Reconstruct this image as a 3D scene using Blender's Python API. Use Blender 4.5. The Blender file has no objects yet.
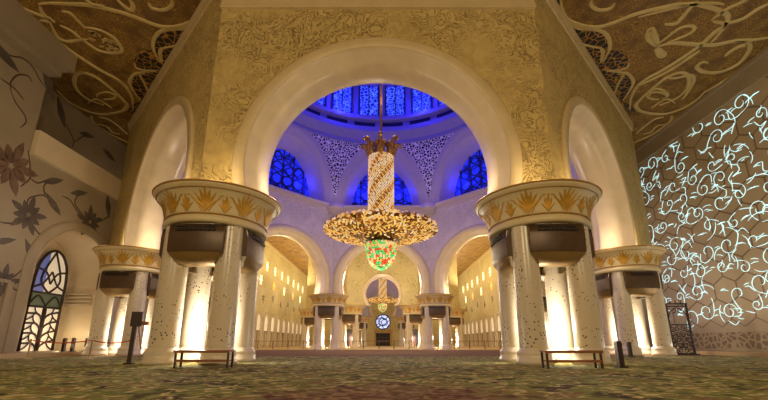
import bpy, math, random
from math import sin, cos, pi, sqrt, atan2, radians
from mathutils import Vector, Matrix
from mathutils.geometry import tessellate_polygon

random.seed(7)
scene = bpy.context.scene
COL = scene.collection

# ------------------------------------------------------------------ camera
CAM = Vector((0.25, 0.0, 0.7))
FPX, PCY, PITCH = 375.0, 249.4, radians(14.0)
cd = bpy.data.cameras.new('camera')
cd.sensor_width = 36.0
cd.lens = FPX / 768 * 36
cd.shift_y = (PCY - 200) / 768
cd.clip_end = 400
cam = bpy.data.objects.new('camera', cd)
COL.objects.link(cam)
cam.location = CAM
cam.rotation_euler = (pi / 2 + PITCH, 0, 0)
scene.camera = cam
scene.view_settings.view_transform = 'Standard'
scene.view_settings.look = 'None'
scene.view_settings.gamma = 1
scene.view_settings.use_curve_mapping = False
scene.view_settings.exposure = 0.0
scene.cycles.use_denoising = True
scene.cycles.max_bounces = 6
scene.cycles.sample_clamp_indirect = 6.0


def ray(px, py):
    lat, v = px - 384, PCY - py
    return Vector((lat, FPX * cos(PITCH) - v * sin(PITCH), FPX * sin(PITCH) + v * cos(PITCH)))


def on_z(px, py, z):
    d = ray(px, py)
    return CAM + d * ((z - CAM.z) / d.z)


def on_x(px, py, x):
    d = ray(px, py)
    return CAM + d * ((x - CAM.x) / d.x)


# ------------------------------------------------------------------ materials
class NT:
    def __init__(self, name):
        self.m = bpy.data.materials.new(name)
        self.m.use_nodes = True
        self.t = self.m.node_tree
        self.b = self.t.nodes['Principled BSDF']

    def n(self, typ, **kw):
        nd = self.t.nodes.new(typ)
        for k, v in kw.items():
            if k.startswith('i_'):
                nd.inputs[k[2:].replace('_', ' ')].default_value = v
            else:
                setattr(nd, k, v)
        return nd

    def l(self, a, b):
        self.t.links.new(a, b)


def S(h):
    """sRGB 0-255 triple to linear rgba"""
    o = []
    for c in h:
        c = c / 255
        o.append(c / 12.92 if c <= 0.04045 else ((c + 0.055) / 1.055) ** 2.4)
    return (*o, 1)


def mat_plain(name, col, rough=0.5, metal=0.0, noise=0.0, scale=3.0, bump=0.0, spec=0.5):
    k = NT(name)
    k.b.inputs['Roughness'].default_value = rough
    k.b.inputs['Metallic'].default_value = metal
    k.b.inputs['Specular IOR Level'].default_value = spec
    c = S(col)
    tc = k.n('ShaderNodeTexCoord')
    nz = k.n('ShaderNodeTexNoise')
    nz.inputs['Scale'].default_value = scale
    nz.inputs['Detail'].default_value = 5
    k.l(tc.outputs['Object'], nz.inputs['Vector'])
    r = k.n('ShaderNodeValToRGB')
    r.color_ramp.elements[0].position = 0.3
    r.color_ramp.elements[1].position = 0.7
    r.color_ramp.elements[0].color = tuple(x * (1 - noise) for x in c[:3]) + (1,)
    r.color_ramp.elements[1].color = tuple(min(1, x * (1 + noise * .6)) for x in c[:3]) + (1,)
    k.l(nz.outputs['Fac'], r.inputs['Fac'])
    k.l(r.outputs['Color'], k.b.inputs['Base Color'])
    if bump:
        bp = k.n('ShaderNodeBump')
        bp.inputs['Strength'].default_value = bump
        k.l(nz.outputs['Fac'], bp.inputs['Height'])
        k.l(bp.outputs['Normal'], k.b.inputs['Normal'])
    return k.m


def mat_emit(name, col, strength, rough=0.4):
    k = NT(name)
    k.b.inputs['Base Color'].default_value = S(col)
    k.b.inputs['Emission Color'].default_value = S(col)
    k.b.inputs['Emission Strength'].default_value = strength
    k.b.inputs['Roughness'].default_value = rough
    return k.m


def mat_scroll(name, base, dark, light, scale=0.55, amount=1.0, bump=0.5):
    """carved scrolling foliage: thin contour lines of distorted noise, several sizes"""
    k = NT(name)
    k.b.inputs['Roughness'].default_value = 0.6
    tc = k.n('ShaderNodeTexCoord')
    cl = k.n('ShaderNodeTexNoise', i_Scale=scale * 0.55, i_Detail=2.0)
    k.l(tc.outputs['Object'], cl.inputs['Vector'])
    nz = k.n('ShaderNodeTexNoise', i_Scale=scale * 1.7, i_Detail=3.0, i_Distortion=1.6)
    k.l(tc.outputs['Object'], nz.inputs['Vector'])
    # contour lines
    mm = k.n('ShaderNodeMath', operation='MULTIPLY')
    mm.inputs[1].default_value = 15.0
    k.l(nz.outputs['Fac'], mm.inputs[0])
    pp = k.n('ShaderNodeMath', operation='PINGPONG')
    pp.inputs[1].default_value = 1.0
    k.l(mm.outputs[0], pp.inputs[0])
    ln = k.n('ShaderNodeValToRGB')
    ln.color_ramp.elements[0].position = 0.0
    ln.color_ramp.elements[0].color = (1, 1, 1, 1)
    ln.color_ramp.elements[1].position = 0.42
    ln.color_ramp.elements[1].color = (0, 0, 0, 1)
    k.l(pp.outputs[0], ln.inputs['Fac'])
    # clusters where the carving is dense
    cr = k.n('ShaderNodeValToRGB')
    cr.color_ramp.elements[0].position = 0.34
    cr.color_ramp.elements[1].position = 0.56
    k.l(cl.outputs['Fac'], cr.inputs['Fac'])
    mul = k.n('ShaderNodeMath', operation='MULTIPLY')
    k.l(ln.outputs['Color'], mul.inputs[0])
    k.l(cr.outputs['Color'], mul.inputs[1])
    m3 = k.n('ShaderNodeMath', operation='MULTIPLY')
    m3.inputs[1].default_value = amount
    k.l(mul.outputs[0], m3.inputs[0])
    mx0 = k.n('ShaderNodeMix', data_type='RGBA')
    mx0.inputs[6].default_value = S(base)
    mx0.inputs[7].default_value = S(light)
    k.l(nz.outputs['Fac'], mx0.inputs[0])
    mx = k.n('ShaderNodeMix', data_type='RGBA')
    k.l(m3.outputs[0], mx.inputs[0])
    k.l(mx0.outputs[2], mx.inputs[6])
    mx.inputs[7].default_value = S(dark)
    k.l(mx.outputs[2], k.b.inputs['Base Color'])
    bp = k.n('ShaderNodeBump', i_Strength=bump, i_Distance=0.05)
    k.l(m3.outputs[0], bp.inputs['Height'])
    bp.invert = True
    k.l(bp.outputs['Normal'], k.b.inputs['Normal'])
    return k.m


def mat_spots(name, base, spot, scale, size, rough=0.25, second=None):
    """inlaid marble: small dots on pale stone"""
    k = NT(name)
    k.b.inputs['Roughness'].default_value = rough
    tc = k.n('ShaderNodeTexCoord')
    vo = k.n('ShaderNodeTexVoronoi', i_Scale=scale)
    k.l(tc.outputs['Object'], vo.inputs['Vector'])
    r = k.n('ShaderNodeValToRGB')
    r.color_ramp.elements[0].position = size
    r.color_ramp.elements[0].color = S(spot)
    r.color_ramp.elements[1].position = size + 0.06
    r.color_ramp.elements[1].color = S(base)
    k.l(vo.outputs['Distance'], r.inputs['Fac'])
    nz = k.n('ShaderNodeTexNoise', i_Scale=1.1, i_Detail=3.0)
    k.l(tc.outputs['Object'], nz.inputs['Vector'])
    cr = k.n('ShaderNodeValToRGB')
    cr.color_ramp.elements[0].position = 0.4
    cr.color_ramp.elements[1].position = 0.55
    k.l(nz.outputs['Fac'], cr.inputs['Fac'])
    mx = k.n('ShaderNodeMix', data_type='RGBA')
    k.l(cr.outputs['Color'], mx.inputs[0])
    mx.inputs[6].default_value = S(base)
    k.l(r.outputs['Color'], mx.inputs[7])
    k.l(mx.outputs[2], k.b.inputs['Base Color'])
    return k.m


def mat_carpet():
    k = NT('carpet_wool')
    k.b.inputs['Roughness'].default_value = 0.95
    k.b.inputs['Specular IOR Level'].default_value = 0.1
    tc = k.n('ShaderNodeTexCoord')
    # base field: sage green with brown and straw foliage
    n1 = k.n('ShaderNodeTexNoise', i_Scale=1.3, i_Detail=6.0, i_Distortion=1.2)
    n2 = k.n('ShaderNodeTexNoise', i_Scale=3.6, i_Detail=5.0, i_Distortion=1.5)
    k.l(tc.outputs['Object'], n1.inputs['Vector'])
    k.l(tc.outputs['Object'], n2.inputs['Vector'])
    r1 = k.n('ShaderNodeValToRGB')
    e = r1.color_ramp.elements
    e[0].position, e[0].color = 0.38, S((58, 42, 24))
    e[1].position, e[1].color = 0.50, S((120, 124, 56))
    a = e.new(0.62); a.color = S((120, 92, 54))
    r2 = k.n('ShaderNodeValToRGB')
    e = r2.color_ramp.elements
    e[0].position, e[0].color = 0.52, (0, 0, 0, 1)
    e[1].position, e[1].color = 0.66, (1, 1, 1, 1)
    k.l(n1.outputs['Fac'], r1.inputs['Fac'])
    k.l(n2.outputs['Fac'], r2.inputs['Fac'])
    mx = k.n('ShaderNodeMix', data_type='RGBA')
    k.l(r2.outputs['Color'], mx.inputs[0])
    k.l(r1.outputs['Color'], mx.inputs[6])
    mx.inputs[7].default_value = S((206, 186, 124))
    # woven medallion round the middle of the bay, and a brown border further on
    sx = k.n('ShaderNodeSeparateXYZ')
    k.l(tc.outputs['Object'], sx.inputs[0])
    vl = k.n('ShaderNodeVectorMath', operation='DISTANCE')
    vl.inputs[1].default_value = (0.4, 5.0, 0)
    wv = k.n('ShaderNodeVectorMath', operation='MULTIPLY')
    wv.inputs[1].default_value = (1.0, 1.0, 0)
    k.l(tc.outputs['Object'], wv.inputs[0])
    k.l(wv.outputs[0], vl.inputs[0])
    ad = k.n('ShaderNodeMath', operation='MULTIPLY_ADD')
    k.l(n1.outputs['Fac'], ad.inputs[0])
    ad.inputs[1].default_value = 4.0
    k.l(vl.outputs['Value'], ad.inputs[2])
    r3 = k.n('ShaderNodeValToRGB')
    mr = k.n('ShaderNodeMapRange')
    mr.inputs['From Min'].default_value = 0
    mr.inputs['From Max'].default_value = 12
    k.l(ad.outputs[0], mr.inputs['Value'])
    e = r3.color_ramp.elements
    e[0].position, e[0].color = 0.26, (0.8, 0.8, 0.8, 1)
    e[1].position, e[1].color = 0.36, (0, 0, 0, 1)
    k.l(mr.outputs[0], r3.inputs['Fac'])
    r4 = k.n('ShaderNodeValToRGB')
    e = r4.color_ramp.elements
    e[0].position, e[0].color = 0.42, S((88, 40, 34))
    e[1].position, e[1].color = 0.6, S((138, 104, 74))
    k.l(n2.outputs['Fac'], r4.inputs['Fac'])
    mx2 = k.n('ShaderNodeMix', data_type='RGBA')
    k.l(r3.outputs['Color'], mx2.inputs[0])
    k.l(mx.outputs[2], mx2.inputs[6])
    k.l(r4.outputs['Color'], mx2.inputs[7])
    # border band
    gb = k.n('ShaderNodeMath', operation='GREATER_THAN')
    gb.inputs[1].default_value = 21.0
    k.l(sx.outputs['Y'], gb.inputs[0])
    mx3 = k.n('ShaderNodeMix', data_type='RGBA')
    k.l(gb.outputs[0], mx3.inputs[0])
    k.l(mx2.outputs[2], mx3.inputs[6])
    mx3.inputs[7].default_value = S((120, 88, 62))
    gb2 = k.n('ShaderNodeMath', operation='GREATER_THAN')
    gb2.inputs[1].default_value = 41.5
    k.l(sx.outputs['Y'], gb2.inputs[0])
    mx4 = k.n('ShaderNodeMix', data_type='RGBA')
    k.l(gb2.outputs[0], mx4.inputs[0])
    k.l(mx3.outputs[2], mx4.inputs[6])
    mx4.inputs[7].default_value = S((196, 172, 122))
    k.l(mx4.outputs[2], k.b.inputs['Base Color'])
    bp = k.n('ShaderNodeBump', i_Strength=0.4, i_Distance=0.02)
    n3 = k.n('ShaderNodeTexNoise', i_Scale=40.0, i_Detail=2.0)
    k.l(tc.outputs['Object'], n3.inputs['Vector'])
    k.l(n3.outputs['Fac'], bp.inputs['Height'])
    k.l(bp.outputs['Normal'], k.b.inputs['Normal'])
    return k.m


def mat_lattice(name, line, hole, scale, width, emit=0.0, ecol=None, metal=0.0):
    """pierced screen: pale cell borders, dark cells"""
    k = NT(name)
    k.b.inputs['Roughness'].default_value = 0.5
    tc = k.n('ShaderNodeTexCoord')
    vo = k.n('ShaderNodeTexVoronoi', feature='DISTANCE_TO_EDGE', i_Scale=scale)
    k.l(tc.outputs['Object'], vo.inputs['Vector'])
    r = k.n('ShaderNodeValToRGB')
    r.color_ramp.elements[0].position = width
    r.color_ramp.elements[0].color = S(line)
    r.color_ramp.elements[1].position = width + 0.04
    r.color_ramp.elements[1].color = S(hole)
    k.l(vo.outputs['Distance'], r.inputs['Fac'])
    k.l(r.outputs['Color'], k.b.inputs['Base Color'])
    if emit:
        r2 = k.n('ShaderNodeValToRGB')
        r2.color_ramp.elements[0].position = width
        r2.color_ramp.elements[0].color = S(ecol[0])
        r2.color_ramp.elements[1].position = width + 0.04
        r2.color_ramp.elements[1].color = S(ecol[1])
        k.l(vo.outputs['Distance'], r2.inputs['Fac'])
        k.l(r2.outputs['Color'], k.b.inputs['Emission Color'])
        k.b.inputs['Emission Strength'].default_value = emit
    return k.m


M = {}
M['gold_wall'] = mat_scroll('gold_floral_plaster', (160, 132, 74), (98, 74, 36), (216, 188, 118), 0.85, 0.8, 0.7)
M['lilac_wall'] = mat_scroll('pale_carved_marble', (188, 170, 162), (120, 100, 98), (206, 188, 178), 1.2, 0.7, 0.7)
M['yellow_wall'] = mat_scroll('pale_gold_plaster', (196, 180, 128), (150, 126, 70), (214, 200, 150), 0.8, 0.95, 0.6)
M['trim'] = mat_plain('cream_arch_stone', (200, 176, 130), 0.35, noise=0.08, scale=1.5)
M['soffit'] = mat_plain('polished_arch_soffit', (212, 190, 156), 0.28, noise=0.10, scale=1.2)
M['lilac_trim'] = mat_plain('pale_lilac_moulding', (176, 156, 160), 0.4, noise=0.06)
M['marble'] = mat_spots('inlaid_white_marble', (208, 192, 164), (76, 56, 38), 8.0, 0.19)
M['plinth'] = mat_plain('white_marble_base', (212, 196, 168), 0.25, noise=0.06)
M['cap'] = mat_spots('cream_capital_stone', (212, 192, 146), (164, 130, 70), 9.0, 0.08, 0.4)
M['gold'] = mat_plain('dull_gold_leaf', (196, 148, 52), 0.42, metal=0.35, noise=0.15, scale=6)
M['gold_dark'] = mat_plain('old_gold_edge', (172, 124, 44), 0.45, metal=0.3, noise=0.15)
M['bronze'] = mat_plain('dark_bronze', (88, 66, 44), 0.4, metal=0.3, noise=0.2, scale=4)
M['brass'] = mat_plain('aged_brass', (150, 120, 72), 0.4, metal=0.35, noise=0.15)
M['black'] = mat_plain('black_vent', (20, 15, 11), 0.6)
M['ceil'] = mat_scroll('brown_gold_ceiling_mosaic', (122, 88, 34), (226, 176, 74), (92, 64, 26), 2.2, 1.0, 0.5)
M['relief'] = mat_plain('cream_plaster_relief', (196, 172, 112), 0.6, noise=0.12, scale=2)
M['dark_lattice'] = mat_lattice('gold_net_on_black', (180, 128, 50), (6, 5, 5), 2.6, 0.035)
M['ivory'] = mat_plain('ivory_marble_wall', (156, 140, 116), 0.45, noise=0.08, scale=0.8)
M['ivory_light'] = mat_plain('light_marble_band', (214, 194, 160), 0.4, noise=0.06, scale=0.9)
M['inlay'] = mat_plain('slate_flower_inlay', (92, 80, 72), 0.5, noise=0.35, scale=2.5)
M['inlay_brown'] = mat_plain('brown_flower_inlay', (116, 90, 72), 0.5, noise=0.3, scale=2.5)
M['stem'] = mat_plain('stem_inlay', (84, 66, 48), 0.5, noise=0.2)
M['qibla'] = mat_plain('grey_beige_marble_wall', (176, 158, 130), 0.5, noise=0.07, scale=0.7)
M['hexline'] = mat_plain('taupe_hexagon_line', (128, 106, 84), 0.5, noise=0.15)
M['glow'] = mat_emit('backlit_vine_glow', (190, 234, 238), 1.2)
M['band'] = mat_lattice('carved_dado_band', (168, 148, 118), (120, 100, 76), 2.6, 0.1)
M['carpet'] = mat_carpet()
M['floor_marble'] = mat_plain('floor_marble', (170, 142, 100), 0.35, noise=0.12, scale=0.6)
M['wood'] = mat_plain('red_brown_wood', (140, 84, 48), 0.45, noise=0.3, scale=6)
M['dark_wood'] = mat_plain('dark_brown_wood', (56, 36, 24), 0.5, noise=0.25, scale=5)
M['steel'] = mat_plain('brass_post', (190, 160, 110), 0.3, metal=0.6, noise=0.1)
M['rope'] = mat_plain('red_rope', (190, 24, 22), 0.7, noise=0.15)
M['iron'] = mat_plain('dark_iron', (42, 32, 26), 0.5, metal=0.4, noise=0.2)
M['lead'] = mat_plain('dark_lead_came', (58, 42, 28), 0.5, metal=0.2)
M['crystal'] = mat_emit('lit_crystal', (244, 194, 98), .55)
M['crystal_white'] = mat_emit('white_lit_crystal', (255, 230, 176), .42)
M['amber'] = mat_emit('amber_glass', (190, 120, 36), 0.3)
M['gilt'] = mat_plain('chandelier_gilt', (206, 156, 60), 0.25, metal=0.7, noise=0.2, scale=5)
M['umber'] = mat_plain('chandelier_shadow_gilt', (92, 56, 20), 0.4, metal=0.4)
M['green_crystal'] = mat_emit('green_lit_crystal', (80, 214, 120), .6)
M['red_crystal'] = mat_emit('red_lit_crystal', (232, 80, 40), .6)
M['blue_pane'] = mat_lattice('blue_lit_glass', (20, 30, 130), (40, 60, 230), 0.85, 0.05, 0.8, ((6, 6, 70), (22, 40, 190)))
M['blue_lattice'] = mat_lattice('blue_dome_lattice', (40, 50, 200), (20, 20, 110), 2.6, 0.05, 1.3, ((80, 110, 255), (8, 12, 150)))
M['navy'] = mat_plain('navy_tracery', (24, 24, 70), 0.5)
M['drum_stone'] = mat_plain('pale_drum_stone', (132, 118, 168), 0.45, noise=0.06)
M['pierced'] = mat_lattice('white_pierced_screen', (232, 214, 212), (26, 18, 40), 3.2, 0.08)
M['lamp'] = mat_emit('warm_star_lamp', (255, 236, 180), 1.6)
M['lamp_orange'] = mat_emit('orange_star_lamp', (255, 190, 80), 1.0)
M['lit_arch'] = mat_emit('lit_arch_window', (240, 230, 200), 0.3)
M['glass_white'] = mat_emit('pale_stained_glass', (236, 220, 190), 0.35)
M['glass_green'] = mat_emit('green_stained_glass', (92, 104, 82), 0.1)
M['glass_blue'] = mat_emit('blue_stained_glass', (110, 120, 190), 0.25)
M['rose'] = mat_lattice('rose_window_glass', (60, 60, 110), (190, 200, 255), 0.9, 0.05, 1.2, ((30, 30, 70), (190, 206, 255)))
M['uplight'] = mat_emit('uplight_lens', (255, 232, 190), 8.0)


# ------------------------------------------------------------------ mesh builder
class MB:
    def __init__(self):
        self.v, self.f, self.m, self.s = [], [], [], []

    def face(self, pts, mi=0, smooth=False):
        b = len(self.v)
        self.v += [tuple(p) for p in pts]
        self.f.append(tuple(range(b, b + len(pts))))
        self.m.append(mi); self.s.append(smooth)

    def idx(self, pts):
        b = len(self.v)
        self.v += [tuple(p) for p in pts]
        return list(range(b, b + len(pts)))

    def fi(self, ids, mi=0, smooth=False):
        self.f.append(tuple(ids)); self.m.append(mi); self.s.append(smooth)

    def box(self, c, d, mi=0, rz=0.0, mtx=None):
        x, y, z = d[0] / 2, d[1] / 2, d[2] / 2
        R = Matrix.Rotation(rz, 3, 'Z') if mtx is None else mtx
        C = Vector(c)
        ids = self.idx([C + R @ Vector((sx * x, sy * y, sz * z)) for sx in (-1, 1) for sy in (-1, 1) for sz in (-1, 1)])
        for q in ((0, 1, 3, 2), (4, 6, 7, 5), (0, 4, 5, 1), (2, 3, 7, 6), (0, 2, 6, 4), (1, 5, 7, 3)):
            self.fi([ids[i] for i in q], mi)

    def grid(self, rows, mi=0, smooth=True, closed=False, mfun=None):
        R = [self.idx(r) for r in rows]
        for i in range(len(R) - 1):
            n = len(R[i])
            for j in range(n if closed else n - 1):
                k = (j + 1) % n
                self.fi((R[i][j], R[i][k], R[i + 1][k], R[i + 1][j]), mfun(i, j) if mfun else mi, smooth)
        return R

    def lathe(self, prof, n=32, c=(0, 0), mi=0, smooth=True, mfun=None):
        rows = [[(c[0] + r * cos(2 * pi * j / n), c[1] + r * sin(2 * pi * j / n), z) for j in range(n)] for r, z in prof]
        self.grid(rows, mi, smooth, True, mfun)

    def tube(self, path, r, n=6, mi=0, caps=True):
        P = [Vector(p) for p in path]
        rows = []
        up = Vector((0, 0, 1))
        for i, p in enumerate(P):
            t = (P[min(i + 1, len(P) - 1)] - P[max(i - 1, 0)]).normalized()
            a = t.cross(up)
            if a.length < 1e-3:
                a = t.cross(Vector((0, 1, 0)))
            a.normalize()
            b = a.cross(t)
            rr = r[i] if isinstance(r, (list, tuple)) else r
            rows.append([p + a * (rr * cos(2 * pi * k / n)) + b * (rr * sin(2 * pi * k / n)) for k in range(n)])
        R = self.grid(rows, mi, True, True)
        if caps:
            self.fi(R[0][::-1], mi); self.fi(R[-1], mi)

    def ribbon(self, path, w, nrm, th=0.03, mi=0, taper=True):
        """a flat band lying on a plane with normal nrm, th thick"""
        P = [Vector(p) for p in path]
        N = Vector(nrm).normalized()
        rows = []
        L = len(P)
        for i, p in enumerate(P):
            t = (P[min(i + 1, L - 1)] - P[max(i - 1, 0)])
            if t.length < 1e-6:
                t = Vector((0, 1, 0.01))
            t.normalize()
            a = t.cross(N).normalized()
            q = i / max(1, L - 1)
            ww = (w[i] if isinstance(w, (list, tuple)) else w) * (min(1, 0.35 + 3 * min(q, 1 - q)) if taper else 1) / 2
            rows.append([p - a * ww, p - a * ww * 0.6 + N * th, p + a * ww * 0.6 + N * th, p + a * ww])
        self.grid(rows, mi, False)

    def slab(self, pts, nrm, th=0.03, mi=0):
        """polygon (3D, planar) raised th along nrm, with rim"""
        N = Vector(nrm).normalized() * th
        P = [Vector(p) for p in pts]
        top = self.idx([p + N for p in P])
        bot = self.idx(P)
        for t in tessellate_polygon([[p for p in P]]):
            self.fi([top[i] for i in t], mi)
        n = len(P)
        for i in range(n):
            self.fi((bot[i], bot[(i + 1) % n], top[(i + 1) % n], top[i]), mi)

    def build(self, name, mats, parent=None, loc=None):
        me = bpy.data.meshes.new(name)
        me.from_pydata(self.v, [], self.f)
        if not isinstance(mats, (list, tuple)):
            mats = [mats]
        for m in mats:
            me.materials.append(m)
        me.polygons.foreach_set('material_index', self.m)
        me.polygons.foreach_set('use_smooth', self.s)
        me.update()
        o = bpy.data.objects.new(name, me)
        COL.objects.link(o)
        if parent is not None:
            o.parent = parent
        if loc is not None:
            o.location = loc
        return o


def catmull(pts, sub=8, closed=False):
    P = [Vector(p) for p in pts]
    n = len(P)
    out = []
    rng = range(n if closed else n - 1)
    for i in rng:
        if closed:
            a, b, c, d = P[i - 1], P[i], P[(i + 1) % n], P[(i + 2) % n]
        else:
            a, b, c, d = P[max(i - 1, 0)], P[i], P[i + 1], P[min(i + 2, n - 1)]
        for k in range(sub):
            t = k / sub
            out.append(0.5 * (2 * b + (c - a) * t + (2 * a - 5 * b + 4 * c - d) * t * t + (3 * b - a - 3 * c + d) * t ** 3))
    if not closed:
        out.append(P[-1])
    return out


def empty(name, label, cat, loc=(0, 0, 0), rz=0, group=None):
    o = bpy.data.objects.new(name, None)
    COL.objects.link(o)
    o.location = loc
    o.rotation_euler = (0, 0, rz)
    o['label'] = label
    o['category'] = cat
    if group:
        o['group'] = group
    return o


def tag(o, label, cat, group=None, kind=None):
    o['label'] = label
    o['category'] = cat
    if group:
        o['group'] = group
    if kind:
        o['kind'] = kind
    return o


def struct(o):
    o['kind'] = 'structure'
    return o


def copy_tree(o, parent=None):
    c = o.copy()
    COL.objects.link(c)
    if parent is not None:
        c.parent = parent
    for ch in list(o.children):
        copy_tree(ch, c)
    return c


def light(kind, name, loc, energy, col, size=0.2, rot=None, **kw):
    d = bpy.data.lights.new(name, kind)
    d.energy = energy
    d.color = col
    if kind == 'AREA':
        d.shape = 'RECTANGLE'
        d.size = size[0]; d.size_y = size[1]
    else:
        d.shadow_soft_size = size
    for k, v in kw.items():
        setattr(d, k, v)
    o = bpy.data.objects.new(name, d)
    COL.objects.link(o)
    o.location = loc
    if rot:
        o.rotation_euler = rot
    return o


WARM = (1.0, 0.80, 0.50)
WARMW = (1.0, 0.90, 0.74)
BLUE = (0.025, 0.03, 1.0)

# ------------------------------------------------------------------ plan
A = 15.1                      # octagon apothem
SD = 2 * A * math.tan(pi / 8)  # side length
A2 = 11.83                     # apothem of the smaller second octagon
YEND = 95.0                    # end of the hall
OC1, OC2 = 29.15, 68.8          # centres of the two domed octagons
H = 16.85                      # flat ceiling height
ZC, RI, RO, ZB = 7.5, 4.6, 5.5, 6.1
T8 = math.tan(pi / 8)
WN, WR = 19.0, 21.6            # aisle wall, recess wall
WQ = 22.2                      # patterned right wall

# ------------------------------------------------------------------ floor
mb = MB()
mb.face([(-30, -14, 0), (30, -14, 0), (30, YEND, 0), (-30, YEND, 0)])
fl = struct(mb.build('floor', M['carpet']))
fl.location.z = 0.0

# ------------------------------------------------------------------ arch walls
def make_arch_panel(name, ext, inn, RI=RI, RO=RO, ZC=ZC, A=A):
    SD = 2 * A * T8

    def arch_pt(r, th, off):
        return (A + off, r * cos(th), ZC + r * sin(th))

    def th_range(r, n=48):
        e = math.asin((ZC - ZB) / r)
        return [(-e) + (pi + 2 * e) * i / n for i in range(n + 1)]
    mb = MB()
    # outer and inner face with a round hole
    for off, mi, top in ((1.0, 0, H), (-1.0, 1, 16.5)):
        hw = SD / 2 + off * T8
        e = math.asin((ZC - ZB) / RO)
        ths = th_range(RO, 60)
        for cx in (hw, -hw):
            ths.append(atan2(top - ZC, cx))
        ths.sort()
        inner, outer = [], []
        for th in ths:
            inner.append((A + off, RO * cos(th), ZC + RO * sin(th)))
            k = 1e9
            if abs(cos(th)) > 1e-6:
                k = min(k, hw / abs(cos(th)))
            if sin(th) > 1e-6:
                k = min(k, (top - ZC) / sin(th))
            z = max(ZB, ZC + k * sin(th))
            outer.append((A + off, k * cos(th), z))
        mb.grid([inner, outer], mi, False)
    # underside resting on the capitals
    for s in (1, -1):
        x1, x0 = A + 1.0, A - 1.0
        uo = sqrt(RO ** 2 - (ZC - ZB) ** 2)
        mb.face([(x1, s * uo, ZB), (x1, s * (SD / 2 + T8), ZB), (x0, s * (SD / 2 - T8), ZB), (x0, s * uo, ZB)], 2)
        mb.face([(x1, s * (SD / 2 + T8), ZB), (x1, s * (SD / 2 + T8), H), (x0, s * (SD / 2 - T8), H), (x0, s * (SD / 2 - T8), ZB)], 2)
    o = mb.build(name, [ext, inn, M['trim']])
    struct(o)
    # archivolt and soffit swept round the opening
    mb = MB()
    prof = [(RO, 1.0), (RO, 1.10), (RO - .06, 1.13), (RI + .46, 1.13), (RI + .42, 1.08), (RI + .39, .88), (RI + .32, .84), (RI + .3, .68), (RI + .16, .62), (RI + .06, .30), (RI, .1),
            (RI, -.5), (RI + .04, -.66), (RI + .22, -.72), (RI + .3, -.95), (RI + .45, -1.12), (RO + .12, -1.12), (RO + .18, -1.0)]
    rows = []
    n = 64
    for i in range(n + 1):
        row = []
        for r, off in prof:
            e = math.asin((ZC - ZB) / r)
            th = -e + (pi + 2 * e) * i / n
            row.append(arch_pt(r, th, off))
        rows.append(row)
    R = mb.grid(rows, 0, True, mfun=lambda i, j: 0 if j in (0, 1, 2, 3) or j > 13 else 1)
    t = mb.build('arch_moulding', [M['trim'], M['soffit']], o)
    # cornice under the flat ceiling
    mb = MB()
    pr = [(1.0, H - .62), (1.08, H - .6), (1.1, H - .42), (1.15, H - .26), (1.18, H - .1), (1.18, H), (1.0, H)]
    rows = [[(A + off, s * (SD / 2 + off * T8), z) for off, z in pr] for s in (-1, 1)]
    mb.grid(rows, 0, False)
    mb.build('cornice', M['trim'], o)
    return o


SIDES = ['front', 'front_right', 'right', 'back_right', 'back', 'back_left', 'left', 'front_left']
panel0 = None
for oc, ext in ((OC1, 'dome'), (OC2, 'far_dome')):
    for k, sn in enumerate(SIDES):
        if panel0 is None:
            p = panel0 = make_arch_panel('wall_arch_front', M['gold_wall'], M['lilac_wall'])
        elif oc == OC2 and k == 0:
            p = panel2 = make_arch_panel('wall_arch_far_front', M['yellow_wall'], M['lilac_wall'], 2.5, 2.95, 7.9, A2)
        else:
            p = copy_tree(panel0 if oc == OC1 else panel2)
            p.name = 'wall_arch_' + sn if oc == OC1 else 'wall_arch_far_' + sn
        p.location = (0, oc, 0)
        p.rotation_euler = (0, 0, -pi / 2 + k * pi / 4)
# wing walls carrying the slanting faces on to the aisle walls
for sg, nm in ((-1, 'wall_wing_left'), (1, 'wall_wing_right')):
    r1 = (A + 1.0) / cos(pi / 8)
    x0, y0 = r1 * sin(3 * pi / 8), OC1 - r1 * cos(3 * pi / 8)
    x1, y1 = WN, y0 + (WN - x0)
    mb = MB()
    q = .5
    for z0, z1 in ((ZB, H),):
        P = [(sg * x0, y0), (sg * x1, y1), (sg * x1, y1 + q), (sg * x0, y0 + q)]
        for i in range(4):
            a, b = P[i], P[(i + 1) % 4]
            mb.face([(*a, z0), (*b, z0), (*b, z1), (*a, z1)])
        mb.face([(*p_, z0) for p_ in P])
    wg = struct(mb.build(nm, M['gold_wall']))
    mb = MB()
    pr = [(0, H - .62), (.08, H - .6), (.1, H - .42), (.15, H - .26), (.18, H - .1), (.18, H), (0, H)]
    k2 = sqrt(.5)
    mb.grid([[(sg * (xx - off * -k2), yy - off * k2, z) for off, z in pr] for xx, yy in ((x0, y0), (x1, y1))], 0, False)
    mb.build('cornice', M['trim'], wg)
# plain stone band above the first arch
mb = MB()
pr = [(1.0, 14.5), (1.1, 14.53), (1.1, 14.7), (1.06, 14.76), (1.06, H - .6)]
mb.grid([[(A + off, s * (SD / 2 + off * T8), z) for off, z in pr] for s in (-1, 1)], 0, False)
mb.build('frieze_band', M['trim'], panel0)

# ------------------------------------------------------------------ drum, pendentives, dome
AI = A - 1.0
SI = 2 * AI * T8
Z0 = 16.9


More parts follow.
